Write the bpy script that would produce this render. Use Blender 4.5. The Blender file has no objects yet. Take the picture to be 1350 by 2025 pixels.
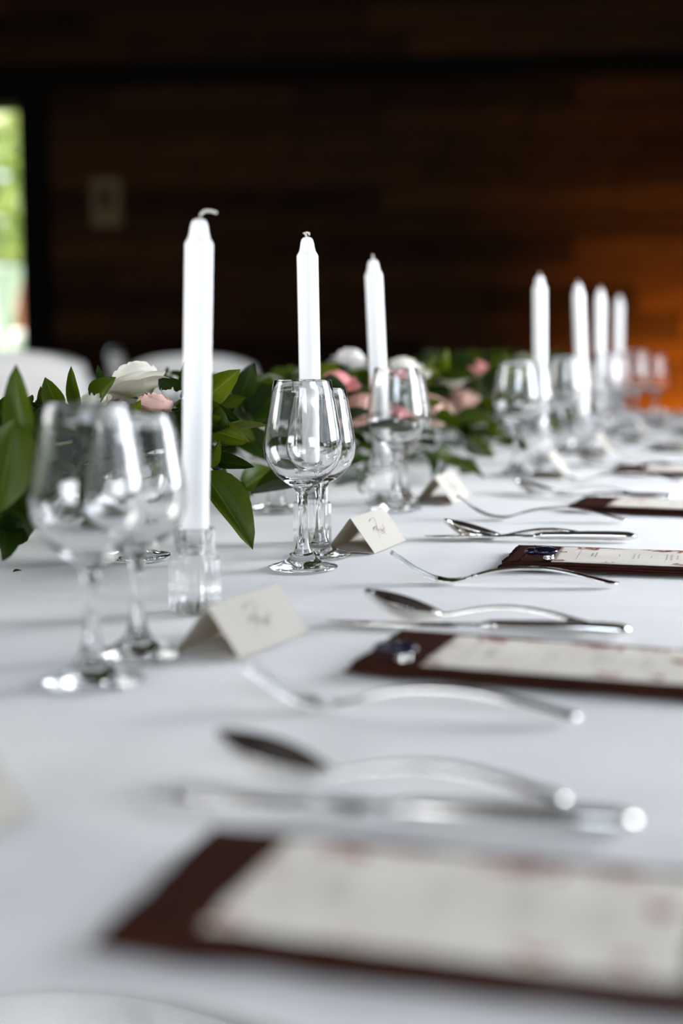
import bpy, bmesh, math, random
from mathutils import Vector, Matrix, Euler
R = math.radians
sc = bpy.context.scene
COL = sc.collection
random.seed(7)

# ------------------------------------------------------------------ camera
TZ = 0.75                                   # table top height
cam_d = bpy.data.cameras.new('camera')
cam = bpy.data.objects.new('camera', cam_d); COL.objects.link(cam)
cam.location = (0, 0, TZ + 0.223)
cam.rotation_euler = (R(90 - 7.03), 0, R(6.6))
cam_d.sensor_fit = 'VERTICAL'; cam_d.sensor_height = 36; cam_d.sensor_width = 24
cam_d.lens = 2900 / 2025 * 36
cam_d.clip_start = 0.02; cam_d.clip_end = 200
cam_d.dof.use_dof = True; cam_d.dof.focus_distance = 1.40; cam_d.dof.aperture_fstop = 2.45
cam_d.dof.aperture_blades = 0
sc.camera = cam

# ------------------------------------------------------------------ world, sun, window light, exposure
w = bpy.data.worlds.new('sky'); sc.world = w; w.use_nodes = True
nt = w.node_tree; bg = nt.nodes['Background']
bg.inputs['Color'].default_value = (0.78, 0.88, 1.0, 1); bg.inputs['Strength'].default_value = 1.8
sd = bpy.data.lights.new('sun', 'SUN'); sd.energy = 14; sd.angle = R(1); sd.color = (1, .93, .8)
sun = bpy.data.objects.new('sun', sd); COL.objects.link(sun)
sun.rotation_euler = Vector((0.8, 0.05, -0.9)).to_track_quat('-Z', 'Y').to_euler()
def area(name, loc, aim, sx, sy, watts, col):
    l = bpy.data.lights.new(name, 'AREA'); l.shape = 'RECTANGLE'; l.size = sx; l.size_y = sy
    l.energy = watts; l.color = col
    o = bpy.data.objects.new(name, l); COL.objects.link(o); o.location = loc
    o.rotation_euler = Vector(aim).to_track_quat('-Z', 'Z').to_euler()
    return o
RX, LX, BY, FY, CZ = 1.45, -3.6, 7.0, -1.9, 2.95        # room: right, left, back, front, ceiling
area('daylight_right_window', (RX + .12, 2.15, 1.4), (-1, 0, 0), 3.4, 1.0, 190, (.93, .955, 1.0))
area('daylight_front_window', (-1.6, FY - .12, 1.0), (0, 1, 0), 1.9, .9, 82, (.93, .96, 1.0))
area('daylight_left_window', (LX - .12, 1.7, 2.0), (1, 0, 0), 3.0, 1.3, 125, (1.0, .965, .90))
area('added_high_window_fill', (.45, FY - .12, 2.4), (0, 1, 0), 1.5, .8, 40, (.76, .87, 1.0))  # added fill through an unseen high window, lifts cloth and candle fronts
sc.view_settings.view_transform = 'Standard'; sc.view_settings.look = 'None'
sc.view_settings.exposure = 0.29; sc.view_settings.gamma = 1.0
sc.view_settings.use_curve_mapping = False
sc.cycles.max_bounces = 24; sc.cycles.transmission_bounces = 24; sc.cycles.glossy_bounces = 8
sc.cycles.diffuse_bounces = 4; sc.cycles.transparent_max_bounces = 16
sc.cycles.use_denoising = True

# ------------------------------------------------------------------ materials
def nodes(m): return m.node_tree.nodes, m.node_tree.links
def mat(name, col, rough=.5, metal=0, spec=.5, trans=0, ior=1.5, sss=0, noise=None, bump=None, rnd=0, sheen=0, coat=0):
    """noise=(scale, colour2, stretch) mixes a second colour; bump=(scale, strength)"""
    m = bpy.data.materials.new(name); m.use_nodes = True
    N, L = nodes(m); b = N['Principled BSDF']
    b.inputs['Base Color'].default_value = (*col, 1); b.inputs['Roughness'].default_value = rough
    b.inputs['Metallic'].default_value = metal; b.inputs['Specular IOR Level'].default_value = spec
    b.inputs['Transmission Weight'].default_value = trans; b.inputs['IOR'].default_value = ior
    b.inputs['Sheen Weight'].default_value = sheen; b.inputs['Coat Weight'].default_value = coat
    if sss:
        b.inputs['Subsurface Weight'].default_value = sss; b.inputs['Subsurface Radius'].default_value = (.01, .008, .006)
        b.inputs['Subsurface Scale'].default_value = .5
    tc = None
    if noise or bump:
        tc = N.new('ShaderNodeTexCoord')
    out = None
    if noise:
        mp = N.new('ShaderNodeMapping'); mp.inputs['Scale'].default_value = noise[2]
        n = N.new('ShaderNodeTexNoise'); n.inputs['Scale'].default_value = noise[0]; n.inputs['Detail'].default_value = 5
        L.new(tc.outputs['Object'], mp.inputs['Vector']); L.new(mp.outputs[0], n.inputs['Vector'])
        rp = N.new('ShaderNodeValToRGB'); rp.color_ramp.elements[0].position = .35; rp.color_ramp.elements[1].position = .68
        rp.color_ramp.elements[0].color = (*col, 1); rp.color_ramp.elements[1].color = (*noise[1], 1)
        L.new(n.outputs['Fac'], rp.inputs['Fac']); out = rp.outputs['Color']
    if rnd:
        oi = N.new('ShaderNodeObjectInfo'); hsv = N.new('ShaderNodeHueSaturation')
        mr = N.new('ShaderNodeMapRange'); mr.inputs['To Min'].default_value = 1 - rnd; mr.inputs['To Max'].default_value = 1 + rnd
        L.new(oi.outputs['Random'], mr.inputs['Value']); L.new(mr.outputs[0], hsv.inputs['Value'])
        if out: L.new(out, hsv.inputs['Color'])
        else: hsv.inputs['Color'].default_value = (*col, 1)
        out = hsv.outputs['Color']
    if out: L.new(out, b.inputs['Base Color'])
    if bump:
        n2 = N.new('ShaderNodeTexNoise'); n2.inputs['Scale'].default_value = bump[0]; n2.inputs['Detail'].default_value = 4
        L.new(tc.outputs['Object'], n2.inputs['Vector'])
        bp = N.new('ShaderNodeBump'); bp.inputs['Strength'].default_value = bump[1]; bp.inputs['Distance'].default_value = .002
        L.new(n2.outputs['Fac'], bp.inputs['Height']); L.new(bp.outputs[0], b.inputs['Normal'])
    return m
def leaf_mat(name, col, vein, under, rnd=.3, rough=.42):
    m = bpy.data.materials.new(name); m.use_nodes = True
    N, L = nodes(m); b = N['Principled BSDF']; out = N['Material Output']
    uv = N.new('ShaderNodeTexCoord'); sx = N.new('ShaderNodeSeparateXYZ'); L.new(uv.outputs['UV'], sx.inputs[0])
    d = N.new('ShaderNodeMath'); d.operation = 'SUBTRACT'; d.inputs[1].default_value = .5; L.new(sx.outputs['X'], d.inputs[0])
    a = N.new('ShaderNodeMath'); a.operation = 'ABSOLUTE'; L.new(d.outputs[0], a.inputs[0])
    rp = N.new('ShaderNodeValToRGB'); e = rp.color_ramp.elements
    e[0].position = .008; e[0].color = (1, 1, 1, 1); e[1].position = .035; e[1].color = (0, 0, 0, 1)
    L.new(a.outputs[0], rp.inputs['Fac'])
    # side veins: slanted fine lines
    wv = N.new('ShaderNodeMath'); wv.operation = 'MULTIPLY_ADD'; wv.inputs[1].default_value = -1.1
    L.new(a.outputs[0], wv.inputs[0]); L.new(sx.outputs['Y'], wv.inputs[2])
    fr = N.new('ShaderNodeMath'); fr.operation = 'PINGPONG'; fr.inputs[1].default_value = .055; L.new(wv.outputs[0], fr.inputs[0])
    lt = N.new('ShaderNodeMath'); lt.operation = 'LESS_THAN'; lt.inputs[1].default_value = .004; L.new(fr.outputs[0], lt.inputs[0])
    lm = N.new('ShaderNodeMath'); lm.operation = 'MULTIPLY'; lm.inputs[1].default_value = .25; L.new(lt.outputs[0], lm.inputs[0])
    mxv = N.new('ShaderNodeMath'); mxv.operation = 'MAXIMUM'; L.new(rp.outputs['Color'], mxv.inputs[0]); L.new(lm.outputs[0], mxv.inputs[1])
    no = N.new('ShaderNodeTexNoise'); no.inputs['Scale'].default_value = 3; L.new(uv.outputs['UV'], no.inputs['Vector'])
    mb = N.new('ShaderNodeMix'); mb.data_type = 'RGBA'; L.new(no.outputs['Fac'], mb.inputs['Factor'])
    mb.inputs[6].default_value = (*[c * .75 for c in col], 1); mb.inputs[7].default_value = (*[c * 1.2 for c in col], 1)
    mx = N.new('ShaderNodeMix'); mx.data_type = 'RGBA'; L.new(mxv.outputs[0], mx.inputs['Factor'])
    L.new(mb.outputs[2], mx.inputs[6]); mx.inputs[7].default_value = (*vein, 1)
    oi = N.new('ShaderNodeObjectInfo'); hsv = N.new('ShaderNodeHueSaturation')
    mr = N.new('ShaderNodeMapRange'); mr.inputs['To Min'].default_value = 1 - rnd; mr.inputs['To Max'].default_value = 1 + rnd
    L.new(oi.outputs['Random'], mr.inputs['Value']); L.new(mr.outputs[0], hsv.inputs['Value']); L.new(mx.outputs[2], hsv.inputs['Color'])
    L.new(hsv.outputs['Color'], b.inputs['Base Color'])
    b.inputs['Roughness'].default_value = rough; b.inputs['Specular IOR Level'].default_value = .18
    tr = N.new('ShaderNodeBsdfTranslucent'); tr.inputs['Color'].default_value = (*under, 1)
    ms = N.new('ShaderNodeMixShader'); ms.inputs[0].default_value = .25
    L.new(b.outputs[0], ms.inputs[1]); L.new(tr.outputs[0], ms.inputs[2]); L.new(ms.outputs[0], out.inputs['Surface'])
    return m
def petal_mat(name, col, edge, deep):
    """petal colour: deep at the base, edge colour at the lip (flower pigment, by UV y)"""
    m = bpy.data.materials.new(name); m.use_nodes = True
    N, L = nodes(m); b = N['Principled BSDF']; out = N['Material Output']
    uv = N.new('ShaderNodeTexCoord'); sx = N.new('ShaderNodeSeparateXYZ'); L.new(uv.outputs['UV'], sx.inputs[0])
    rp = N.new('ShaderNodeValToRGB'); e = rp.color_ramp.elements
    e[0].position = 0; e[0].color = (*deep, 1); e[1].position = 1; e[1].color = (*edge, 1)
    k = e.new(.45); k.color = (*col, 1)
    L.new(sx.outputs['Y'], rp.inputs['Fac']); L.new(rp.outputs['Color'], b.inputs['Base Color'])
    b.inputs['Roughness'].default_value = .6; b.inputs['Specular IOR Level'].default_value = .2
    tr = N.new('ShaderNodeBsdfTranslucent'); L.new(rp.outputs['Color'], tr.inputs['Color'])
    ms = N.new('ShaderNodeMixShader'); ms.inputs[0].default_value = .3
    L.new(b.outputs[0], ms.inputs[1]); L.new(tr.outputs[0], ms.inputs[2]); L.new(ms.outputs[0], out.inputs['Surface'])
    return m
M = {}
M['plank'] = mat('dark_walnut', (.011, .0042, .0012), .85, spec=.06, noise=(2.2, (.024, .0095, .0026), (1.5, 30, 30)), rnd=.55, bump=(60, .15))
M['black_wood'] = mat('blackened_timber', (.0022, .0016, .0012), .85, spec=.05)
M['floor'] = mat('floor_wood', (.05, .028, .014), .5, noise=(3, (.08, .045, .02), (20, 1, 1)))
M['plaster_dark'] = mat('dark_wall', (.035, .022, .014), .7)
M['ceiling'] = mat('dark_ceiling', (.02, .012, .008), .7)
M['winframe'] = mat('window_frame_dark', (.03, .025, .022), .5)
M['cloth'] = mat('white_linen', (.80, .80, .80), .85, spec=.15, noise=(9, (.83, .83, .825), (1, 1, 1)), bump=(900, .12), sheen=.1)
M['cloth2'] = mat('white_cotton', (.84, .83, .81), .9, spec=.1, bump=(300, .2))
M['glass'] = mat('clear_glass', (1, 1, 1), 0.0, trans=1, ior=1.48)
M['green_glass'] = mat('greenish_glass', (.90, .97, .93), 0.0, trans=1, ior=1.48)
M['wax'] = mat('white_wax', (.93, .93, .92), .45, spec=.3, sss=.25)
M['wick'] = mat('cotton_wick', (.75, .70, .62), .9)
M['steel'] = mat('polished_steel', (.80, .78, .75), .10, metal=1)
M['napkin'] = mat('brown_linen', (.033, .0115, .007), .95, spec=.03, noise=(120, (.046, .0165, .0105), (1, 1, 1)), bump=(700, .4))
M['menu'] = mat('cream_card', (.80, .76, .68), .8, spec=.15, noise=(22, (.72, .66, .58), (1, 1, 1)))
M['redprint'] = mat('red_floral_ink', (.33, .07, .055), .8, spec=.1, noise=(260, (.52, .25, .20), (1, 1, 1)))
M['ink'] = mat('grey_ink', (.40, .37, .34), .8, spec=.1)
M['card'] = mat('ivory_card', (.62, .595, .54), .8, spec=.1, bump=(500, .08))
_N, _L = nodes(M['card']); _t = _N.new('ShaderNodeBsdfTranslucent'); _t.inputs['Color'].default_value = (.80, .66, .48, 1)
_m = _N.new('ShaderNodeMixShader'); _m.inputs[0].default_value = .24
_L.new(_N['Principled BSDF'].outputs[0], _m.inputs[1]); _L.new(_t.outputs[0], _m.inputs[2]); _L.new(_m.outputs[0], _N['Material Output'].inputs['Surface'])
M['penink'] = mat('handwriting_ink', (.20, .15, .14), .7)
M['navy'] = mat('navy_glaze', (.004, .004, .024), .08, spec=.5, coat=.3)
M['leaf_dark'] = leaf_mat('leaf_dark', (.011, .026, .0015), (.04, .068, .010), (.03, .065, .002))
M['leaf_mid'] = leaf_mat('leaf_mid', (.031, .054, .0018), (.085, .118, .016), (.075, .12, .003))
M['leaf_light'] = leaf_mat('leaf_light', (.084, .112, .003), (.19, .22, .03), (.15, .20, .005), rnd=.15)
M['leaf_grey'] = leaf_mat('leaf_grey', (.15, .18, .15), (.26, .29, .25), (.10, .13, .09), rough=.7)
M['stem'] = mat('green_stem', (.06, .10, .02), .6)
M['bark'] = mat('bark', (.06, .04, .025), .9)
M['p_white'] = petal_mat('petal_white', (.86, .83, .72), (.90, .87, .78), (.70, .72, .42))
M['p_blush'] = petal_mat('petal_blush', (.86, .66, .58), (.86, .58, .50), (.80, .74, .55))
M['p_pink'] = petal_mat('petal_pink', (.80, .42, .40), (.78, .33, .33), (.75, .58, .48))
M['p_pale'] = petal_mat('petal_pale', (.82, .80, .77), (.80, .77, .75), (.75, .76, .6))
M['berry'] = mat('dark_berry', (.006, .006, .016), .15)
M['darkwood'] = mat('dark_brown_wood', (.022, .010, .006), .4)
M['grass'] = mat('grass', (.10, .20, .03), .9, noise=(3, (.20, .32, .06), (1, 1, 1)))
M['foliage'] = leaf_mat('tree_leaf', (.24, .31, .09), (.3, .36, .12), (.42, .5, .16))
M['stone'] = mat('pale_stone', (.70, .72, .68), .8, noise=(14, (.58, .60, .55), (1, 1, 1)))
M['terracotta'] = mat('terracotta', (.45, .15, .10), .8)
M['whitepaint'] = mat('white_paint', (.85, .85, .85), .5)
M['paper'] = mat('notice_paper', (.085, .058, .03), .9, spec=.05)
M['paperdark'] = mat('notice_print', (.035, .022, .012), .9, spec=.05)
M['iron'] = mat('dark_metal', (.03, .03, .03), .4, metal=.8)

# ------------------------------------------------------------------ helpers
def link(name, me, m=None, parent=None):
    o = bpy.data.objects.new(name, me); COL.objects.link(o)
    if m is not None and me is not None and not me.materials: me.materials.append(m)
    if parent: o.parent = parent
    return o
def tag(o, label=None, cat=None, group=None, kind=None):
    if label: o['label'] = label
    if cat: o['category'] = cat
    if group: o['group'] = group
    if kind: o['kind'] = kind
    return o
def empty(name, loc, rz=0, label=None, cat=None, group=None):
    o = bpy.data.objects.new(name, None); COL.objects.link(o); o.empty_display_size = .05
    o.location = loc; o.rotation_euler = (0, 0, rz)
    return tag(o, label, cat, group)
def copy_tree(o, parent=None):
    c = o.copy(); COL.objects.link(c); c.parent = parent
    for ch in list(o.children): copy_tree(ch, c)
    return c
def mesh(name, vs, fs, smooth=True, uvs=None):
    me = bpy.data.meshes.new(name); me.from_pydata([tuple(v) for v in vs], [], fs)
    if uvs:
        l = me.uv_layers.new(name='UVMap')
        for lp in me.loops: l.data[lp.index].uv = uvs[lp.vertex_index]
    if smooth: me.polygons.foreach_set('use_smooth', [True] * len(me.polygons))
    me.update(); return me
def from_bm(name, bm, smooth=False):
    me = bpy.data.meshes.new(name); bm.normal_update(); bm.to_mesh(me); bm.free()
    if smooth: me.polygons.foreach_set('use_smooth', [True] * len(me.polygons))
    return me
def box_bm(bm, lo, hi, bevel=0):
    r = bmesh.ops.create_cube(bm, size=1)
    c = [(lo[i] + hi[i]) / 2 for i in range(3)]; s = [hi[i] - lo[i] for i in range(3)]
    for v in r['verts']: v.co = Vector((c[0] + v.co.x * s[0], c[1] + v.co.y * s[1], c[2] + v.co.z * s[2]))
    if bevel:
        es = list({e for v in r['verts'] for e in v.link_edges})
        bmesh.ops.bevel(bm, geom=es, offset=bevel, segments=2, affect='EDGES', profile=.5)
def box(name, lo, hi, m, parent=None, bevel=0):
    bm = bmesh.new(); box_bm(bm, lo, hi, bevel)
    return link(name, from_bm(name, bm), m, parent)
def lathe(name, prof, seg=48, rib=None):
    """surface of revolution through (r, z); r = 0 ends close; rib(r, z, angle) -> r"""
    vs, fs, rings = [], [], []
    for (r, z) in prof:
        if r <= 1e-6: rings.append([len(vs)]); vs.append((0, 0, z))
        else:
            ring = []
            for i in range(seg):
                a = 2 * math.pi * i / seg; rr = rib(r, z, a) if rib else r
                ring.append(len(vs)); vs.append((rr * math.cos(a), rr * math.sin(a), z))
            rings.append(ring)
    for A, B in zip(rings, rings[1:]):
        n = max(len(A), len(B))
        for i in range(n):
            j = (i + 1) % n
            if len(A) == 1: fs.append((A[0], B[j], B[i]))
            elif len(B) == 1: fs.append((A[i], A[j], B[0]))
            else: fs.append((A[i], A[j], B[j], B[i]))
    return mesh(name, vs, fs)
def tube(pts, rad, seg=6, cap=True):
    """verts, faces of a tube through pts with radius rad (number or list)"""
    vs, fs = [], []; n = len(pts); P = [Vector(p) for p in pts]
    for i, p in enumerate(P):
        t = (P[min(i + 1, n - 1)] - P[max(i - 1, 0)]).normalized()
        a = t.orthogonal() if abs(t.z) > .9 else t.cross(Vector((0, 0, 1)))
        a.normalize(); b = t.cross(a); r = rad[i] if isinstance(rad, (list, tuple)) else rad
        for k in range(seg):
            an = 2 * math.pi * k / seg; vs.append(p + a * r * math.cos(an) + b * r * math.sin(an))
    for i in range(n - 1):
        for k in range(seg):
            j = (k + 1) % seg; fs.append((i * seg + k, i * seg + j, (i + 1) * seg + j, (i + 1) * seg + k))
    if cap:
        fs.append(tuple(reversed(range(seg)))); fs.append(tuple((n - 1) * seg + k for k in range(seg)))
    return vs, fs
def tube_obj(name, pts, rad, m, parent=None, seg=6):
    return link(name, mesh(name, *tube(pts, rad, seg)), m, parent)
TA = R(-11.1)                                # the table stands turned a little in the room
def W(u, v, z=0.0):
    """table coordinates: u across (diner's edge near 0), v along, z above the cloth"""
    return Vector((u * math.cos(TA) - v * math.sin(TA), u * math.sin(TA) + v * math.cos(TA), TZ + z))
TM = Matrix.Translation((0, 0, TZ)) @ Matrix.Rotation(TA, 4, 'Z')

# ------------------------------------------------------------------ room
tag(box('floor', (LX - .2, FY - .2, -.1), (RX + .2, BY + .2, 0), M['floor']), kind='structure')
tag(box('ceiling', (LX - .2, FY - .2, CZ), (RX + .2, BY + .2, CZ + .1), M['ceiling']), kind='structure')
DX0, DX1, DH = -3.30, -2.36, 2.05            # doorway in the back wall
bm = bmesh.new()
box_bm(bm, (LX, BY + .03, 0), (DX0 - .02, BY + .2, CZ)); box_bm(bm, (DX1 + .02, BY + .03, 0), (RX, BY + .2, CZ))
box_bm(bm, (DX0 - .02, BY + .03, DH + .02), (DX1 + .02, BY + .2, CZ))
wb = tag(link('wall_back', from_bm('wall_back', bm), M['black_wood']), kind='structure')
# wall planks, each its own piece
rp_ = random.Random(3); PH = .118
plank_me = {}
def plank_mesh(L):
    k = round(L, 2)
    if k not in plank_me:
        b = bmesh.new(); box_bm(b, (.002, -.02, .002), (L - .002, 0, PH - .002), .003)
        plank_me[k] = from_bm('plank', b); plank_me[k].materials.append(M['plank'])
    return plank_me[k]
z = 0.0; row = 0
while z + PH <= CZ - .0:
    x = DX1 + .13 if z < DH + .10 else LX
    first = True
    while x < RX - .01:
        L = rp_.choice((.7, .9, 1.1, 1.3)); L = rp_.choice((.3, .5, .7)) if first else L
        L = min(L, RX - x)
        if RX - x - L < .15: L = RX - x
        p = link('plank', plank_mesh(L), None, wb); p.location = (x, BY + .03 - rp_.uniform(0, .006), z)
        x += L; first = False
    z += PH; row += 1
tag(box('trim_1', (LX, BY - .13, 2.135), (RX, BY + .0, 2.215), M['black_wood'], bevel=.004), kind='structure')
d1 = tag(empty('door_1', ((DX0 + DX1) / 2, BY, 0)), kind='structure')
hw = (DX1 - DX0) / 2
for n, lo, hi in (('door_jamb', (-hw - .12, -.05, 0), (-hw, .2, DH)), ('door_jamb', (hw, -.05, 0), (hw + .125, .2, DH)),
                  ('door_lintel', (-hw - .12, -.05, DH), (hw + .125, .2, DH + .09))):
    box(n, lo, hi, M['black_wood'], d1, .004)
# right wall and front wall with window openings
def wall_with_windows(name, fixed, t, span, holes, axis):
    b = bmesh.new(); s0, s1 = span
    def bb(a0, a1, z0, z1):
        if a1 - a0 < 1e-4 or z1 - z0 < 1e-4: return
        if axis == 'y': box_bm(b, (fixed, a0, z0), (fixed + t, a1, z1))
        else: box_bm(b, (a0, fixed, z0), (a1, fixed + t, z1))
    cur = s0
    for (a0, a1, z0, z1) in holes:
        bb(cur, a0, 0, CZ); bb(a0, a1, 0, z0); bb(a0, a1, z1, CZ); cur = a1
    bb(cur, s1, 0, CZ)
    return tag(link(name, from_bm(name, b), M['plaster_dark']), kind='structure')
wall_with_windows('wall_left', LX - .2, .2, (FY - .2, BY + .2), [(.1, 3.3, 1.3, 2.7)], 'y')
wr = [(.4, 3.9, .85, 1.95)]
wall_with_windows('wall_right', RX, .2, (FY - .2, BY + .2), wr, 'y')
b_ = bmesh.new()
for lo, hi in (((LX, 0), (-2.6, CZ)), ((-2.6, 0), (-.6, .5)), ((-2.6, 1.5), (-.6, 1.95)), ((-.6, 0), (RX, 1.95)), ((-2.6, 2.85), (RX, CZ)), ((-2.6, 1.95), (-.35, 2.85)), ((1.25, 1.95), (RX, 2.85))):
    box_bm(b_, (lo[0], FY - .2, lo[1]), (hi[0], FY, hi[1]))
tag(link('wall_front', from_bm('wall_front', b_), M['plaster_dark']), kind='structure')
def window(n, c, axis, half, z0, z1, bars):
    e = tag(empty('window_%d' % n, c), kind='structure')
    def bb(nm, a0, a1, h0, h1, d=.03):
        if axis == 'y': box(nm, (-d, a0, h0), (d, a1, h1), M['winframe'], e)
        else: box(nm, (a0, -d, h0), (a1, d, h1), M['winframe'], e)
    bb('window_frame', -half, -half + .06, z0, z1); bb('window_frame', half - .06, half, z0, z1)
    bb('window_sill', -half + .06, half - .06, z0, z0 + .06, .05); bb('window_frame', -half + .06, half - .06, z1 - .06, z1)
    for k in range(1, bars):
        a = -half + 2 * half * k / bars; bb('mullion', a - .03, a + .03, z0 + .06, z1 - .06, .025)
window(1, (RX + .06, 2.15, 0), 'y', 1.75, .85, 1.95, 3)
window(2, (-1.6, FY - .06, 0), 'x', 1.0, .5, 1.5, 2)
window(4, (LX - .06, 1.7, 0), 'y', 1.6, 1.3, 2.7, 3)
window(3, (.45, FY - .06, 0), 'x', .8, 1.95, 2.85, 2)  # unseen clerestory, added only as the opening for the high fill light

# small pale panel on the planks
pn = empty('wall_notice', (-1.945, BY - .005, 1.585), 0, 'small pale rectangular notice on the dark plank wall', 'notice')
box('frame', (-.075, -.012, -.115), (.075, .008, .115), M['paper'], pn, .003)
box('print', (-.04, -.014, -.03), (.035, -.011, .07), M['paperdark'], pn)

# warm uplight standing behind the far end of the table
ul = empty('uplight', (1.02, BY - .42, 0), 0, 'warm uplight on the floor glowing on the plank wall', 'lamp')
link('lamp_can', lathe('lamp_can', [(0, 0), (.07, 0), (.07, .16), (.062, .16), (.055, .05), (0, .045)], 24), M['iron'], ul)
em = bpy.data.materials.new('lamp_glow'); em.use_nodes = True
N, L_ = nodes(em); N['Principled BSDF'].inputs['Emission Color'].default_value = (1, .42, .08, 1); N['Principled BSDF'].inputs['Emission Strength'].default_value = 6
link('bulb', lathe('bulb', [(0, .05), (.03, .055), (.042, .085), (.03, .115), (0, .13)], 20), em, ul)
sl = bpy.data.lights.new('uplight_beam', 'SPOT'); sl.energy = 640; sl.color = (1, .42, .05); sl.spot_size = R(95); sl.spot_blend = .9; sl.shadow_soft_size = .05
so = bpy.data.objects.new('uplight_beam', sl); COL.objects.link(so); so.parent = ul; so.location = (0, 0, .17)
so.rotation_euler = Vector((-.10, .42, .32)).to_track_quat('-Z', 'Y').to_euler()

# ------------------------------------------------------------------ outside the doorway
tag(box('ground', (-14, BY + .2, -.12), (10, 30, -.02), M['grass']), kind='structure')
def leaf_mesh(name, fold=.18, droop=.12, wave=.03, nx=4, ny=9, shape='laurel', seed=0):
    rr = random.Random(seed); vs, fs, uv = [], [], []
    for j in range(ny):
        t = j / (ny - 1)
        if shape == 'laurel': wd = math.sin(math.pi * min(1, t * .94 + .03)) ** .8 * (1 - .22 * t) * .56
        else: wd = math.sin(math.pi * (t * .92 + .04)) ** .55 * .5
        if j == ny - 1: wd = .012
        if j == 0: wd = .03
        ph = rr.uniform(0, 6)
        for i in range(nx + 1):
            a = -1 + 2 * i / nx
            x = a * wd; zz = fold * abs(a) * wd * 1.6 - droop * t * t + wave * math.sin(7 * t + ph * .25 + 2 * a) * abs(a)
            vs.append((x, t, zz)); uv.append((.5 + a / 2, t))
    for j in range(ny - 1):
        for i in range(nx):
            k = j * (nx + 1) + i; fs.append((k, k + 1, k + nx + 2, k + nx + 1))
    return mesh(name, vs, fs, True, uv)
LEAF = [leaf_mesh('leaf_a', .25, .10, .03, seed=1), leaf_mesh('leaf_b', .12, .22, .05, seed=2), leaf_mesh('leaf_c', .35, -.05, .04, seed=3),
        leaf_mesh('leaf_round', .10, .10, .02, shape='round', seed=4)]
def leaf_obj(parent, base, tip, width, normal, m, var=None, name='leaf', rnd=random):
    me = LEAF[rnd.randrange(3) if var is None else var]
    y = Vector(tip) - Vector(base); Ln = y.length; y.normalize()
    x = y.cross(Vector(normal)); x = x.normalized() if x.length > 1e-4 else y.orthogonal().normalized(); zz = x.cross(y)
    o = link(name, me, None, parent)
    if not me.materials: me.materials.append(m)
    o.material_slots[0].link = 'OBJECT'; o.material_slots[0].material = m
    mt = Matrix((x * width, y * Ln, zz * Ln)).transposed().to_4x4(); mt.translation = Vector(base)
    o.matrix_local = mt
    return o
def tree(x, y, h, r, n, label, seed):
    rr = random.Random(seed); e = empty('garden_tree', (x, y, -.02), 0, label, 'tree', 'trees outside the doorway')
    tube_obj('trunk', [(0, 0, 0), (.05, .02, h * .4), (0, .05, h * .75)], [.12, .09, .05], M['bark'], e, 8)
    vs, fs, uv = [], [], []; base = LEAF[0]
    for k in range(n):
        d = Vector((rr.gauss(0, 1), rr.gauss(0, 1), rr.gauss(0, 1))).normalized() * r * rr.uniform(.55, 1)
        c = Vector((d.x, d.y, h * .62 + d.z * h / (2.6 * r) * 1.0))
        q = Euler((rr.uniform(0, 6), rr.uniform(0, 6), rr.uniform(0, 6))).to_matrix(); s = rr.uniform(.2, .34); o0 = len(vs)
        for v in ((-.3, 0, 0), (.3, 0, 0), (.32, .6, .05), (0, 1, 0), (-.32, .6, .05)): vs.append(c + q @ (Vector(v) * s))
        uv += [(.2, 0), (.8, 0), (.8, .6), (.5, 1), (.2, .6)]; fs.append(tuple(range(o0, o0 + 5)))
    tag(link('foliage', mesh('foliage', vs, fs, False, uv), M['foliage'], e), kind='stuff')
tree(-4.6, 14.5, 3.6, 1.3, 420, 'tree with sunlit light green crown in the doorway', 1)
tree(-7.2, 19.5, 5.2, 2.0, 520, 'taller darker tree further back beyond the doorway', 2)
tree(-5.6, 17.0, 1.9, 1.0, 420, 'low bright bush at the foot of the doorway trees', 4)
pl = empty('stone_planter', (-3.378, 9.95, -.02), 0, 'pale stone pedestal planter just outside the doorway', 'planter')
link('pedestal', lathe('pedestal', [(0, 0), (.14, 0), (.14, .06), (.09, .1), (.085, .75), (.13, .8), (.15, .96), (.12, 1.0), (.06, 1.0), (0, .99)], 28), M['stone'], pl)
link('pot', lathe('pot', [(0, .98), (.035, .98), (.045, 1.16), (.055, 1.30), (.045, 1.32), (.035, 1.24), (0, 1.22)], 24), M['terracotta'], pl)
cn = empty('white_planter', (-3.30, 9.30, -.02), 0, 'tall white tapering planter at the left edge of the doorway', 'planter')
link('vessel', lathe('vessel', [(0, 0), (.03, 0), (.035, .85), (.135, 1.36), (.14, 1.38), (.125, 1.38), (.09, 1.2), (0, 1.18)], 28), M['whitepaint'], cn)
link('rim', lathe('rim', [(.14, 1.37), (.15, 1.38), (.15, 1.41), (.13, 1.41), (.125, 1.38)], 28), M['whitepaint'], cn)

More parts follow.
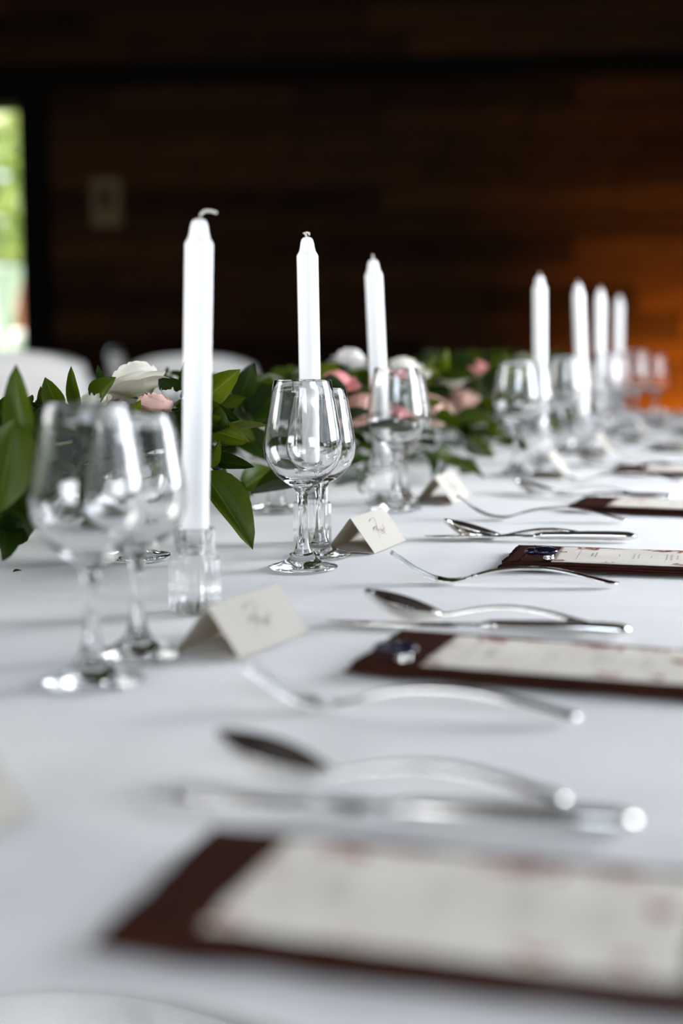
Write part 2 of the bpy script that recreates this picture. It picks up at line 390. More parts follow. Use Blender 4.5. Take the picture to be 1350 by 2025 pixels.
# ------------------------------------------------------------------ main table and cloth
U0, U1, V0, V1 = -1.55, .075, -.75, 4.16
tb = empty('banquet_table', W((U0 + U1) / 2, (V0 + V1) / 2, -TZ), TA, 'long banquet table under the white cloth', 'table')
hu, hv = (U1 - U0) / 2 - .02, (V1 - V0) / 2 - .02
box('tabletop', (-hu, -hv, TZ - .04), (hu, hv, TZ - .006), M['darkwood'], tb)
for sx in (-1, 1):
    for sy in (-1, 0, 1): box('leg', (sx * (hu - .1) - .03, sy * (hv - .15) - .03, 0), (sx * (hu - .1) + .03, sy * (hv - .15) + .03, TZ - .04), M['darkwood'], tb)
def ridge(d, wdt): return math.exp(-(d / wdt) ** 2)
from mathutils import noise as mn
def cloth_z(u, v):
    z = 0.0
    for (v0, sl, a, wd) in ((1.165, .21, .0016, .007), (.99, .10, .0014, .008), (1.40, .05, .0012, .007), (.62, .10, .0015, .009), (.33, -.04, .0014, .01), (1.86, .02, .0014, .008), (2.35, .05, .0015, .009), (2.9, 0, .0015, .01)):
        d = v - v0 - sl * (u + .25)
        z += 2.6 * a * ridge(d, wd) * (0.45 + .9 * mn.noise((u * 3, v0 * 9, 1.7)) + .35)
    for (u0, a) in ((-.752, .0022), (-.335, .0007), (.0, .0008)):
        z += a * ridge(u - u0 - .006 * math.sin(v * 2), .006)
    z += .0011 * mn.noise((u * 4, v * 3, .3)) + .0004 * mn.noise((u * 14, v * 9, 4.1))
    if u > -.2: z += .0012 * max(0, mn.noise((u * 10 + v * 6, v * 18, 2.0))) * min(1, (u + .2) * 8)
    return z
def build_cloth():
    st = .011; nu = int((U1 - U0) / st); nv = int((V1 - V0) / st)
    drop = [.0, .02, .06, .12, .2, .28]
    us = [U0] * (len(drop) - 1) + [U0 + (U1 - U0) * i / nu for i in range(nu + 1)] + [U1] * (len(drop) - 1)
    vv = [V0] * (len(drop) - 1) + [V0 + (V1 - V0) * i / nv for i in range(nv + 1)] + [V1] * (len(drop) - 1)
    k = len(drop) - 1; vs = []
    for j, v in enumerate(vv):
        dj = drop[k - j] if j < k else (drop[j - (len(vv) - 1 - k)] if j > len(vv) - 1 - k else 0)
        sj = -1 if j < k else 1
        for i, u in enumerate(us):
            di = drop[k - i] if i < k else (drop[i - (len(us) - 1 - k)] if i > len(us) - 1 - k else 0)
            si = -1 if i < k else 1
            dd = max(di, dj); fl = .03 * math.sin(v * 9 + u * 11) * dd / .28 + .12 * dd
            uu = u + si * (fl if di > 0 else 0); v2 = v + sj * (fl if dj > 0 else 0)
            zz = cloth_z(u, v) - dd if dd > 0 else cloth_z(u, v)
            vs.append((uu, v2, zz))
    n = len(us); fs = [(j * n + i, j * n + i + 1, (j + 1) * n + i + 1, (j + 1) * n + i) for j in range(len(vv) - 1) for i in range(n - 1)]
    o = link('tablecloth', mesh('tablecloth', vs, fs), M['cloth']); o.matrix_world = TM @ Matrix.Translation((0, 0, 0))
    return tag(o, 'white linen tablecloth with fold creases on the long table', 'tablecloth')
build_cloth()
E_ = .0022                                     # things rest this far above the nominal cloth plane

# ------------------------------------------------------------------ wine glasses
def make_glass():
    e = empty('wine_glass', (0, 0, 0))
    ft = [(0, 0), (.020, .0), (.0318, .0002), (.0328, .0010), (.0322, .0019), (.026, .0034), (.0185, .0062), (.0125, .0102), (.0088, .0152)]
    stm = [(.0088, .0152), (.0066, .0215), (.0050, .031), (.0042, .044), (.0041, .056), (.0046, .066), (.0060, .0725), (.0092, .0770)]
    bo = [(.0092, .0770), (.0165, .0818), (.0255, .0893), (.0318, .0975), (.0356, .1065), (.0368, .1155), (.0364, .1240), (.0348, .1350), (.0318, .1515), (.0288, .1670), (.0268, .1780),
          (.0265, .1785), (.0262, .1780), (.0280, .1668), (.0308, .1512), (.0336, .1350), (.0352, .1240), (.0355, .1155), (.0342, .1070), (.0303, .0985), (.0240, .0908), (.0150, .0848), (.007, .0826), (0, .0821)]
    link('foot', lathe('foot', ft, 56), M['glass'], e); link('stem', lathe('stem', stm, 32), M['glass'], e); link('bowl', lathe('bowl', bo, 56), M['glass'], e)
    return e
gl = make_glass(); first = [True]
def place(proto, flag, u, v, rz, label, cat, group=None, z=E_):
    o = proto if flag[0] else copy_tree(proto)
    flag[0] = False
    o.location = W(u, v, z); o.rotation_euler = (0, 0, TA + rz)
    return tag(o, label, cat, group)
GL = [(-.429, .823, 'nearest wine glass on the left, front of its pair'), (-.436, .904, 'second wine glass at left, just behind the nearest one'),
      (-.449, 1.288, 'sharp empty wine glass in front of the second candle'), (-.458, 1.366, 'sharp wine glass half hidden behind its twin by the place card'),
      (-.488, 1.750, 'blurred wine glass in front of the third candle'), (-.500, 1.835, 'blurred wine glass tucked behind the one at the third candle'),
      (-.431, 2.240, 'blurred wine glass at the left of the fourth candle'), (-.436, 2.41, 'blurred wine glass overlapping the fourth candle'),
      (-.425, 2.66, 'far wine glass between the fourth and fifth candles'), (-.432, 2.86, 'far wine glass directly behind the fifth candle'),
      (-.405, 3.10, 'far wine glass near the sixth candle'), (-.41, 3.30, 'far wine glass just behind the sixth candle'),
      (-.395, 3.52, 'wine glass at the far right end below the last candle'), (-.37, 3.72, 'farthest wine glass at the end of the table')]
for k, (u, v, lb) in enumerate(GL):
    g_ = place(gl, first, u, v, random.uniform(0, 6), lb, 'wine glass', 'wine glasses along the table')
    g_.scale = (.95, .95, .925) if k % 2 else (1, 1, .985)

# ------------------------------------------------------------------ candle holders and candles
def make_holder():
    e = empty('candle_holder', (0, 0, 0))
    rib = lambda r, z, a: r * (1 + .075 * abs(math.sin(a * 10)) - .045) if r > .0145 else r
    link('base', lathe('base', [(0, 0), (.0186, 0), (.0196, .0012), (.0198, .020), (.0196, .0415), (.0186, .043), (.0166, .0435)], 144, rib), M['glass'], e)
    link('cup', lathe('cup', [(.0166, .0435), (.0160, .0450), (.0160, .0655), (.0152, .0668), (.0140, .0665), (.0135, .0655), (.0130, .0465), (0, .0460)], 144, rib), M['glass'], e)
    return e
hold = make_holder(); hf = [True]
def candle_profile(h):
    b = .0462
    return [(0, b), (.0088, b), (.0102, b + .002), (.0106, b + .02), (.0110, b + .10), (.0110, h - .0205), (.0108, h - .0190), (.0101, h - .0176), (.0089, h - .0158), (.0080, h - .0135), (.0073, h - .0100), (.0067, h - .0060), (.0058, h - .0028), (.0042, h - .0010), (.0022, h - .0002), (0, h)]
CN = [(-.460, 1.059, .307, (0, 1.5), 'tall white taper candle nearest at left, with curled wick', 1), (-.494, 1.447, .317, (0, -1.0), 'white taper candle with stubby wick behind the sharp glasses', 2),
      (-.520, 1.802, .311, (0, -2.8), 'third white taper candle, leaning slightly left', 0), (-.425, 2.417, .310, (0, -1.2), 'fourth white taper candle, first of the far cluster', 0),
      (-.408, 2.780, .309, (0, -3.2), 'fifth white taper candle, leaning left in the far cluster', 0), (-.428, 3.150, .309, (0, -.8), 'sixth white taper candle from the front', 0), (-.450, 3.640, .305, (0, -.6), 'farthest and smallest white taper candle', 0)]
ords = ['nearest', 'second', 'third', 'fourth', 'fifth', 'sixth', 'farthest']
for k, (u, v, h, ln, lb, wk) in enumerate(CN):
    place(hold, hf, u, v, 0, 'clear ribbed glass holder under the %s candle' % ords[k], 'candle holder', 'ribbed candle holders')
    c = empty('taper_candle', W(u, v, E_), 0, lb, 'candle', 'white taper candles')
    # lean about the socket
    lean = Matrix.Rotation(R(ln[1]), 4, 'Y') @ Matrix.Rotation(R(ln[0]), 4, 'X')
    c.matrix_world = Matrix.Translation(W(u, v, E_) + Vector((0, 0, .0462))) @ Matrix.Rotation(R(6.6), 4, 'Z') @ lean @ Matrix.Translation((0, 0, -.0462))
    link('wax', lathe('wax', candle_profile(h), 32), M['wax'], c)
    if wk == 1: pts = [(0, 0, h - .002), (.001, 0, h + .003), (.004, 0, h + .0058), (.0085, 0, h + .006), (.0135, 0, h + .0045)]
    elif wk == 2: pts = [(0, 0, h - .002), (-.001, 0, h + .002), (-.0035, 0, h + .0035), (0, -.001, h + .0042), (.0025, 0, h + .0035), (.0022, 0, h + .0015)]
    else: pts = [(0, 0, h - .002), (.0004, 0, h + .003), (-.0003, 0, h + .006)]
    tube_obj('wick', pts, .0011, M['wick'], c, 8)

# ------------------------------------------------------------------ cutlery
def interp(tab, x):
    for (x0, y0), (x1, y1) in zip(tab, tab[1:]):
        if x <= x1:
            t = (x - x0) / (x1 - x0); t = t * t * (3 - 2 * t) if False else t
            return y0 + (y1 - y0) * t
    return tab[-1][1]
def smooth_tab(tab, x):
    """Catmull-Rom through the table"""
    n = len(tab)
    for i in range(n - 1):
        if x <= tab[i + 1][0] or i == n - 2:
            p1, p2 = tab[i], tab[i + 1]; p0 = tab[i - 1] if i else (2 * p1[0] - p2[0], 2 * p1[1] - p2[1]); p3 = tab[i + 2] if i + 2 < n else (2 * p2[0] - p1[0], 2 * p2[1] - p1[1])
            h = p2[0] - p1[0]; t = (x - p1[0]) / h
            m1 = (p2[1] - p0[1]) / (p2[0] - p0[0]) * h; m2 = (p3[1] - p1[1]) / (p3[0] - p1[0]) * h
            return (2 * t ** 3 - 3 * t * t + 1) * p1[1] + (t ** 3 - 2 * t * t + t) * m1 + (-2 * t ** 3 + 3 * t * t) * p2[1] + (t ** 3 - t * t) * m2
def sweep(name, x0, x1, n, zt, wt, tt, yt=None, seg=10, cup=None):
    """a bar along x with centre height zt, half width wt, half thickness tt (tables); elliptical section"""
    vs, fs = [], []
    for i in range(n + 1):
        x = x0 + (x1 - x0) * i / n; zc = smooth_tab(zt, x); wd = max(.0002, smooth_tab(wt, x)); th = max(.0002, smooth_tab(tt, x)); yc = smooth_tab(yt, x) if yt else 0
        cp = smooth_tab(cup, x) if cup else 0
        for k in range(seg):
            a = 2 * math.pi * k / seg; y = wd * math.cos(a)
            vs.append((x, yc + y, zc + th * math.sin(a) + cp * (math.cos(a) ** 2)))
    for i in range(n):
        for k in range(seg):
            j = (k + 1) % seg; fs.append((i * seg + k, (i + 1) * seg + k, (i + 1) * seg + j, i * seg + j))
    fs.append(tuple(range(seg))); fs.append(tuple(reversed(range(n * seg, (n + 1) * seg))))
    return mesh(name, vs, fs)
FZ = [(0, .0265), (.012, .0178), (.026, .0088), (.040, .0032), (.052, .0016), (.064, .0032), (.078, .0078), (.095, .0118), (.115, .0138), (.135, .0138), (.155, .0112), (.175, .0068), (.190, .0034), (.200, .0018)]
def make_fork():
    e = empty('fork', (0, 0, 0))
    link('head', sweep('head', .040, .074, 12, FZ, [(.040, .0118), (.050, .0120), (.058, .0100), (.066, .0058), (.074, .0038)], [(.04, .0010), (.06, .0012), (.074, .0015)], cup=[(.04, .0012), (.074, 0)]), M['steel'], e)
    for y in (-.0098, -.0033, .0033, .0098):
        link('tine', sweep('tine', 0, .043, 12, FZ, [(0, .0006), (.004, .0013), (.03, .0018), (.043, .0021)], [(0, .0005), (.01, .0010), (.043, .0011)], yt=[(0, y * .92), (.043, y)], seg=8), M['steel'], e)
    link('handle', sweep('handle', .073, .200, 30, FZ, [(.073, .0038), (.09, .0034), (.12, .0044), (.16, .0078), (.185, .0092), (.195, .0078), (.200, .003)], [(.073, .0015), (.1, .0018), (.15, .0016), (.2, .0012)]), M['steel'], e)
    return e
SZ = [(0, .0200), (.02, .0115), (.04, .0060), (.058, .0045), (.070, .0055), (.085, .0090), (.105, .0120), (.125, .0120), (.145, .0092), (.163, .0050), (.178, .0020)]
def make_spoon():
    e = empty('spoon', (0, 0, 0)); Lb = .060
    # bowl: rim plane tilted from tip down to neck, dished
    def surf(off):
        vs = []
        n, mm = 14, 12
        for i in range(n + 1):
            t = i / n; x = Lb * t; wd = .0205 * (math.sin(math.pi * (t * .93 + .02)) ** .75) * (1 - .25 * t) if 0 < i < n else (.0018 if i == 0 else .0036)
            rim = .0215 + (.0060 - .0215) * t
            for k in range(mm + 1):
                a = -1 + 2 * k / mm; dep = .0135 * math.sin(math.pi * min(1, t * .9 + .06)) ** .8 * (1 - a * a)
                vs.append((x, a * wd, rim - dep + off * (1 if abs(a) < .99 else .6)))
        return vs, n, mm
    top, n, mm = surf(.0006); bot, _, _ = surf(-.0006); o0 = len(top); vs = top + bot; fs = []; q = mm + 1
    for i in range(n):
        for k in range(mm):
            a = i * q + k; fs.append((a, a + q, a + q + 1, a + 1)); fs.append((o0 + a, o0 + a + 1, o0 + a + q + 1, o0 + a + q))
    for i in range(n):
        for k in (0, mm):
            a = i * q + k; f = (a, a + q, o0 + a + q, o0 + a); fs.append(f if k else tuple(reversed(f)))
    for i in (0, n):
        for k in range(mm):
            a = i * q + k; f = (a, a + 1, o0 + a + 1, o0 + a); fs.append(f if i == 0 else tuple(reversed(f)))
    link('bowl', mesh('bowl', vs, fs), M['steel'], e)
    link('handle', sweep('handle', .0585, .178, 30, SZ, [(.0585, .0038), (.075, .0030), (.10, .0036), (.14, .0062), (.165, .0080), (.174, .0066), (.178, .0025)], [(.0585, .0015), (.08, .0019), (.13, .0016), (.178, .0012)]), M['steel'], e)
    return e
def make_knife():
    e = empty('knife', (0, 0, 0))
    link('blade', sweep('blade', 0, .118, 24, [(0, .0028), (.06, .0035), (.118, .0042)], [(0, .001), (.006, .0045), (.02, .0080), (.05, .0094), (.09, .0090), (.108, .0078), (.118, .0052)], [(0, .0004), (.03, .0008), (.118, .0016)], yt=[(0, .004), (.03, .001), (.118, 0)]), M['steel'], e)
    link('bolster', sweep('bolster', .1165, .124, 4, [(.1165, .0044), (.124, .0046)], [(.1165, .0052), (.124, .0056)], [(.1165, .0022), (.124, .0042)]), M['steel'], e)
    link('handle', sweep('handle', .1235, .225, 24, [(.1235, .0046), (.18, .0050), (.225, .0044)], [(.1235, .0054), (.15, .0062), (.19, .0074), (.215, .0078), (.222, .0066), (.225, .003)], [(.1235, .0042), (.18, .0048), (.217, .0044), (.225, .002)]), M['steel'], e)
    return e
frk, spn, knf = make_fork(), make_spoon(), make_knife(); f1, f2, f3 = [True], [True], [True]
WHERE = ['nearest setting, at the bottom edge', 'second setting', 'third setting, the sharp one', 'fourth setting', 'fifth setting', 'sixth setting', 'seventh setting', 'eighth setting at the far end']
# fork tip (u, v, turn), spoon tip, knife tip
CUT = [((-.315, .374, 5), (-.281, .672, 1), (-.290, .612, 7)), ((-.318, .800, 6), (-.322, 1.068, 3), (-.342, 1.034, 8)), ((-.350, 1.240, 11), (-.372, 1.530, 10), (-.388, 1.508, 15)),
       ((-.396, 1.692, 8), (-.385, 1.985, 4), (-.392, 1.938, 5)), ((-.37, 2.165, 6), (-.37, 2.44, 5), (-.385, 2.40, 6)), ((-.35, 2.63, 5), (-.36, 2.90, 4), (-.37, 2.87, 6)),
       ((-.35, 3.09, 6), (-.35, 3.37, 5), (-.36, 3.33, 6)), ((-.35, 3.55, 6), (-.35, 3.83, 5), (-.36, 3.79, 6))]
for k, (a, b, c) in enumerate(CUT):
    place(frk, f1, a[0], a[1], R(a[2]), 'polished steel fork of the ' + WHERE[k], 'fork', 'forks', z=.0022)
    place(spn, f2, b[0], b[1], R(b[2]), 'polished steel spoon of the ' + WHERE[k], 'spoon', 'spoons', z=.0002 if k != 1 else .004)
    place(knf, f3, c[0], c[1], R(c[2]), 'polished steel knife of the ' + WHERE[k], 'knife', 'knives', z=.0022)

# ------------------------------------------------------------------ napkins, menus
def slab(name, Lx, Ly, z0, z1, seed, rag=.0015, nx=36, ny=14, sag=0):
    """soft cloth layer with rounded, slightly ragged edge"""
    rr = random.Random(seed); sv = rr.uniform(0, 50); vs, fs = [], []
    def pt(i, j, top):
        x = Lx * i / nx; y = Ly * j / ny
        ex = min(i, nx - i); ey = min(j, ny - j); e = min(ex, ey)
        if i == 0 or i == nx: x += rag * mn.noise((sv, y * 60, 1)) * 2
        if j == 0 or j == ny: y += rag * mn.noise((x * 40, sv, 2)) * 2
        mid = (z0 + z1) / 2; hgt = (z1 - z0) / 2 * (1 if e > 0 else .55)
        wv = .0006 * mn.noise((x * 25 + sv, y * 25, 0)) if top else 0
        return (x, y, mid + (hgt + wv if top else -hgt))
    n = (nx + 1) * (ny + 1)
    for top in (True, False):
        for j in range(ny + 1):
            for i in range(nx + 1): vs.append(pt(i, j, top))
    q = nx + 1
    for j in range(ny):
        for i in range(nx):
            a = j * q + i; fs.append((a, a + 1, a + q + 1, a + q)); b = n + a; fs.append((b, b + q, b + q + 1, b + 1))
    for i in range(nx):
        fs.append((i + 1, i, n + i, n + i + 1)); a = ny * q + i; fs.append((a, a + 1, n + a + 1, n + a))
    for j in range(ny):
        a = j * q; fs.append((a, a + q, n + a + q, n + a)); a = j * q + nx; fs.append((a + q, a, n + a, n + a + q))
    return mesh(name, vs, fs)
NL, ND = .232, .122
def make_napkin():
    e = empty('napkin', (0, 0, 0))
    a = link('folded_layer', slab('layer_low', NL, ND, 0, .0026, 1), M['napkin'], e)
    b = link('folded_layer', slab('layer_mid', NL - .004, ND - .003, .0024, .0046, 2), M['napkin'], e); b.location = (.003, .0015, 0)
    c = link('folded_layer', slab('layer_top', NL - .006, ND - .006, .0044, .0066, 3), M['napkin'], e); c.location = (.002, .004, 0)
    h = link('hem', slab('hem', .0012, ND - .012, .0066, .0074, 4, nx=4, ny=10), M['napkin'], e); h.location = (.0185, .006, 0)
    return e
nap = make_napkin(); nf = [True]
ML, MD = .170, .096
def make_menu():
    e = empty('menu_card', (0, 0, 0)); rr = random.Random(11)
    link('card', slab('card', ML, MD, 0, .0007, 9, rag=.0012), M['menu'], e)
    def flat(name, polys, m, zz):
        vs, fs = [], []
        for p in polys:
            o0 = len(vs); vs += [(x, y, zz) for x, y in p]; fs.append(tuple(range(o0, o0 + len(p))))
        return link(name, mesh(name, vs, fs, False), m, e)
    # floral clusters along both long edges and corners
    def blob(cx, cy, r):
        ps = []
        for k in range(rr.randint(5, 9)):
            a = rr.uniform(0, 6.28); d = rr.uniform(0, r); x, y = cx + 1.5 * d * math.cos(a), cy + .8 * d * math.sin(a); s = rr.uniform(.25, .55) * r; th = rr.uniform(0, 3.1)
            ps.append([(min(ML - .0015, max(.0015, x + s * (1.4 * math.cos(t) * math.cos(th) - .5 * math.sin(t) * math.sin(th)))), min(MD - .0015, max(.0015, y + s * (1.4 * math.cos(t) * math.sin(th) + .5 * math.sin(t) * math.cos(th))))) for t in [i * 6.283 / 7 for i in range(7)]])
        return ps
    for cx, cy, r in ((.030, .088, .008), (.054, .090, .005), (.086, .090, .004), (.104, .087, .010), (.140, .089, .007), (.010, .006, .006), (.052, .004, .004), (.120, .005, .008), (.158, .060, .006), (.150, .010, .006), (.004, .060, .004)):
        flat('floral_print', blob(cx, cy, r), M['redprint'], .0013)
    # title scribble and columns of small text (lines run across the card, for a reader at the table edge)
    def line(x, y0, y1, wd):
        ps = []; y = y0
        while y < y1:
            l = rr.uniform(.001, .0035); ps.append([(x, y), (x + wd * rr.uniform(.6, 1), y), (x + wd * rr.uniform(.6, 1), min(y1, y + l)), (x, min(y1, y + l))]); y += l + .0008
        return ps
    P_ = []
    for x, hw_, wd in ((.034, .010, .0022), (.038, .016, .0014), (.060, .007, .0013), (.074, .016, .0011), (.0785, .013, .0011), (.090, .006, .0013), (.1045, .018, .0011), (.109, .018, .0011), (.1145, .012, .0011), (.126, .007, .0013), (.136, .017, .0011), (.1405, .014, .0011)):
        P_ += line(x, MD / 2 - hw_, MD / 2 + hw_, wd)
    flat('printed_text', P_, M['ink'], .00125)
    fr = []
    for x in (.022,): fr += [[(x, .012), (x + .0005, .012), (x + .0005, .08), (x, .08)]]
    flat('printed_rule', fr, M['ink'], .00125)
    return e
men = make_menu(); mf = [True]
NP = [(-.238, .452, 2.5), (-.281, .888, -1.5), (-.272, 1.335, 3), (-.284, 1.800, -3), (-.290, 2.275, 1), (-.275, 2.745, 2), (-.28, 3.21, 1), (-.28, 3.67, 0)]
for k, (u, v, tn) in enumerate(NP):
    place(nap, nf, u, v, R(tn), 'folded brown linen napkin of the ' + WHERE[k], 'napkin', 'brown napkins')
    m_ = place(men, mf, 0, 0, R(tn + (-1.5 if k == 0 else .5)), 'cream menu card with red floral print, ' + WHERE[k], 'menu card', 'printed menus')
    off = Matrix.Rotation(TA + R(tn), 3, 'Z') @ Vector((.047 if k else .036, .012 if k else .016, 0)); m_.location = W(u, v, E_ + .0068) + off

# navy knobs (two-lobed glazed head on a silver collar)
def make_knob():
    e = empty('navy_knob', (0, 0, 0))
    link('collar', lathe('collar', [(0, 0), (.0048, 0), (.0054, .0008), (.0054, .0026), (.0048, .0034), (.0050, .0042), (.0050, .0056), (0, .006)], 24), M['steel'], e)
    vs, fs = [], []; n, m_ = 36, 12
    for j in range(m_ + 1):
        ph = math.pi * j / m_
        for i in range(n):
            a = 2 * math.pi * i / n
            r = .0105
            x = r * math.sin(ph) * math.cos(a) * (1.15) - .003; y = r * math.sin(ph) * math.sin(a)
            vs.append((x, y, .0088 + .0042 * math.cos(ph)))
    for j in range(m_):
        for i in range(n): fs.append((j * n + i, (j + 1) * n + i, (j + 1) * n + (i + 1) % n, j * n + (i + 1) % n))
    link('cap', mesh('cap', vs, fs), M['navy'], e)
    lb_ = link('side_lobe', lathe('side_lobe', [(0, -.0034), (.004, -.003), (.0068, -.001), (.0070, .0008), (.0045, .003), (0, .0036)], 20), M['navy'], e); lb_.location = (-.0155, .002, .0078)
    return e
kn = make_knob(); kf = [True]
place(kn, kf, -.228, 1.352, R(8), 'small navy glazed knob with silver collar on the sharp menu', 'knob', 'navy knobs', z=E_ + .0078)
place(kn, kf, -.246, .905, R(-10), 'blurred navy knob on the napkin of the second setting', 'knob', 'navy knobs', z=E_ + .0068)

# ------------------------------------------------------------------ place cards
def make_card():
    e = empty('place_card', (0, 0, 0)); Lc, B, Hc, t = .100, .052, .034, .0006
    def panel(name, p, q, th):
        d = Vector((q[0] - p[0], 0, q[1] - p[1])).normalized(); nrm = Vector((-d.z, 0, d.x)) * th
        vs = []
        for y in (0, Lc):
            for s in (0, 1):
                for b in (p, q): vs.append((b[0] + nrm.x * s, y, b[1] + nrm.z * s))
        fs = [(0, 1, 3, 2), (4, 6, 7, 5), (0, 4, 5, 1), (2, 3, 7, 6), (0, 2, 6, 4), (1, 5, 7, 3)]
        return link(name, mesh(name, vs, fs, False), M['card'], e)
    f = panel('front_panel', (0, Hc), (B / 2, 0), t); panel('rear_panel', (-B / 2, 0), (0, Hc), t); panel('base_panel', (-B / 2, 0), (B / 2, 0), t)
    strokes = [([(.375, .255), (.385, .225), (.42, .195), (.46, .178)], 1.0), ([(.46, .178), (.52, .170), (.555, .19), (.545, .25), (.515, .33), (.49, .39), (.45, .45), (.40, .49)], .5),
               ([(.345, .485), (.365, .44), (.41, .405), (.455, .395)], .9), ([(.455, .395), (.48, .41), (.46, .46), (.44, .50), (.42, .55), (.39, .63), (.36, .71)], .45),
               ([(.42, .55), (.47, .49), (.49, .48), (.47, .54), (.50, .51), (.52, .50), (.50, .57), (.54, .53), (.56, .52), (.53, .60), (.57, .55)], .45),
               ([(.66, .40), (.64, .45), (.60, .55), (.555, .69)], .55), ([(.52, .57), (.60, .535), (.68, .50)], .45), ([(.47, .60), (.52, .63), (.56, .615), (.60, .60)], .4), ([(.57, .44), (.545, .53), (.52, .60)], .45)]
    dv = Vector((B / 2, 0, -Hc)); nr = Vector((Hc, 0, B / 2)).normalized()
    vs, fs = [], []
    for s, thk in strokes:
        pts = [Vector((0, a * Lc, Hc)) + dv * b + nr * .0011 for a, b in s]
        for i, p in enumerate(pts):
            tg = (pts[min(i + 1, len(pts) - 1)] - pts[max(i - 1, 0)]).normalized(); sd_ = tg.cross(nr) * .00055 * thk * (1 if 0 < i < len(pts) - 1 else .5)
            o0 = len(vs); vs += [p - sd_, p + sd_]
            if i: fs.append((o0 - 2, o0 - 1, o0 + 1, o0))
    link('handwriting', mesh('handwriting', vs, fs, False), M['penink'], e)
    return e
crd = make_card(); cf = [True]
CD = [(-.366, .479, -4, 'ivory tent place card cut off at the left edge, nearest'), (-.386, .908, -8, 'blurred ivory tent place card beside the nearest candle holder'), (-.434, 1.388, -3, 'sharp handwritten ivory place card next to the wine glass foot'),
      (-.457, 1.822, 0, 'ivory place card behind the tip of the fourth fork'), (-.376, 2.205, 4, 'blurred ivory place card below the fourth candle'), (-.37, 2.665, 2, 'blurred ivory place card below the fifth candle'), (-.345, 3.09, 3, 'farther ivory place card below the sixth candle'), (-.34, 3.54, 2, 'farthest ivory place card at the table end'),
      (-.90, 1.78, 0, 'pale place card across the table behind the drooping leaves')]
for u, v, tn, lb in CD: place(crd, cf, u, v, R(tn), lb, 'place card', 'tent place cards', z=.003)

# ------------------------------------------------------------------ flowers
def make_vase():
    e = empty('footed_vase', (0, 0, 0))
    link('foot', lathe('foot', [(0, 0), (.033, 0), (.0345, .002), (.0340, .0045), (.024, .0062), (.013, .009)], 48), M['green_glass'], e)
    link('stem', lathe('stem', [(.013, .009), (.0105, .018), (.0105, .036), (.013, .042)], 32), M['glass'], e)
    link('bowl', lathe('bowl', [(.013, .042), (.028, .047), (.041, .060), (.047, .078), (.048, .100), (.0465, .112), (.0452, .112), (.0465, .100), (.0455, .079), (.0395, .062), (.027, .050), (0, .047)], 48), M['glass'], e)
    return e
vas = make_vase(); vf = [True]
VZ = [1.294, 1.692, 2.09, 2.49, 2.89, 3.29, 3.69]
vl = ['nearest', 'second', 'third', 'fourth', 'fifth', 'sixth', 'farthest']
for k, v in enumerate(VZ):
    place(vas, vf, -.625 if k < 2 else -.66, v, 0, 'clear footed glass vase holding the %s flower arrangement' % vl[k], 'vase', 'footed flower vases')
CAMT = Vector((0, 0, .223))
SEEN = {}
def sprig(label, stem, leaves, group, berry=None):
    """stem: points, leaves: (base, tip, width, normal, material) all in table coordinates"""
    SEEN[label] = SEEN.get(label, 0) + 1
    if SEEN[label] > 1: label += ', ' + ('', '', 'the second one', 'the third one', 'the fourth one')[SEEN[label]]
    e = empty('leafy_sprig', (0, 0, 0), 0, label, 'foliage', group)
    org = Vector(stem[0]); e.matrix_world = TM @ Matrix.Translation(org)
    pts = [Vector(p) - org for p in stem]
    tube_obj('stem', pts, [.0022 - .0014 * i / (len(pts) - 1) for i in range(len(pts))], M['stem'], e, 6)
    for (b, t, wd, nr, m, var) in leaves: leaf_obj(e, Vector(b) - org, Vector(t) - org, wd, nr, m, var)
    if berry:
        o = link('berry', lathe('berry', [(0, -.0048), (.003, -.004), (.0046, -.0015), (.0046, .0015), (.003, .004), (0, .0048)], 16), M['berry'], e); o.location = Vector(berry) - org
    return e
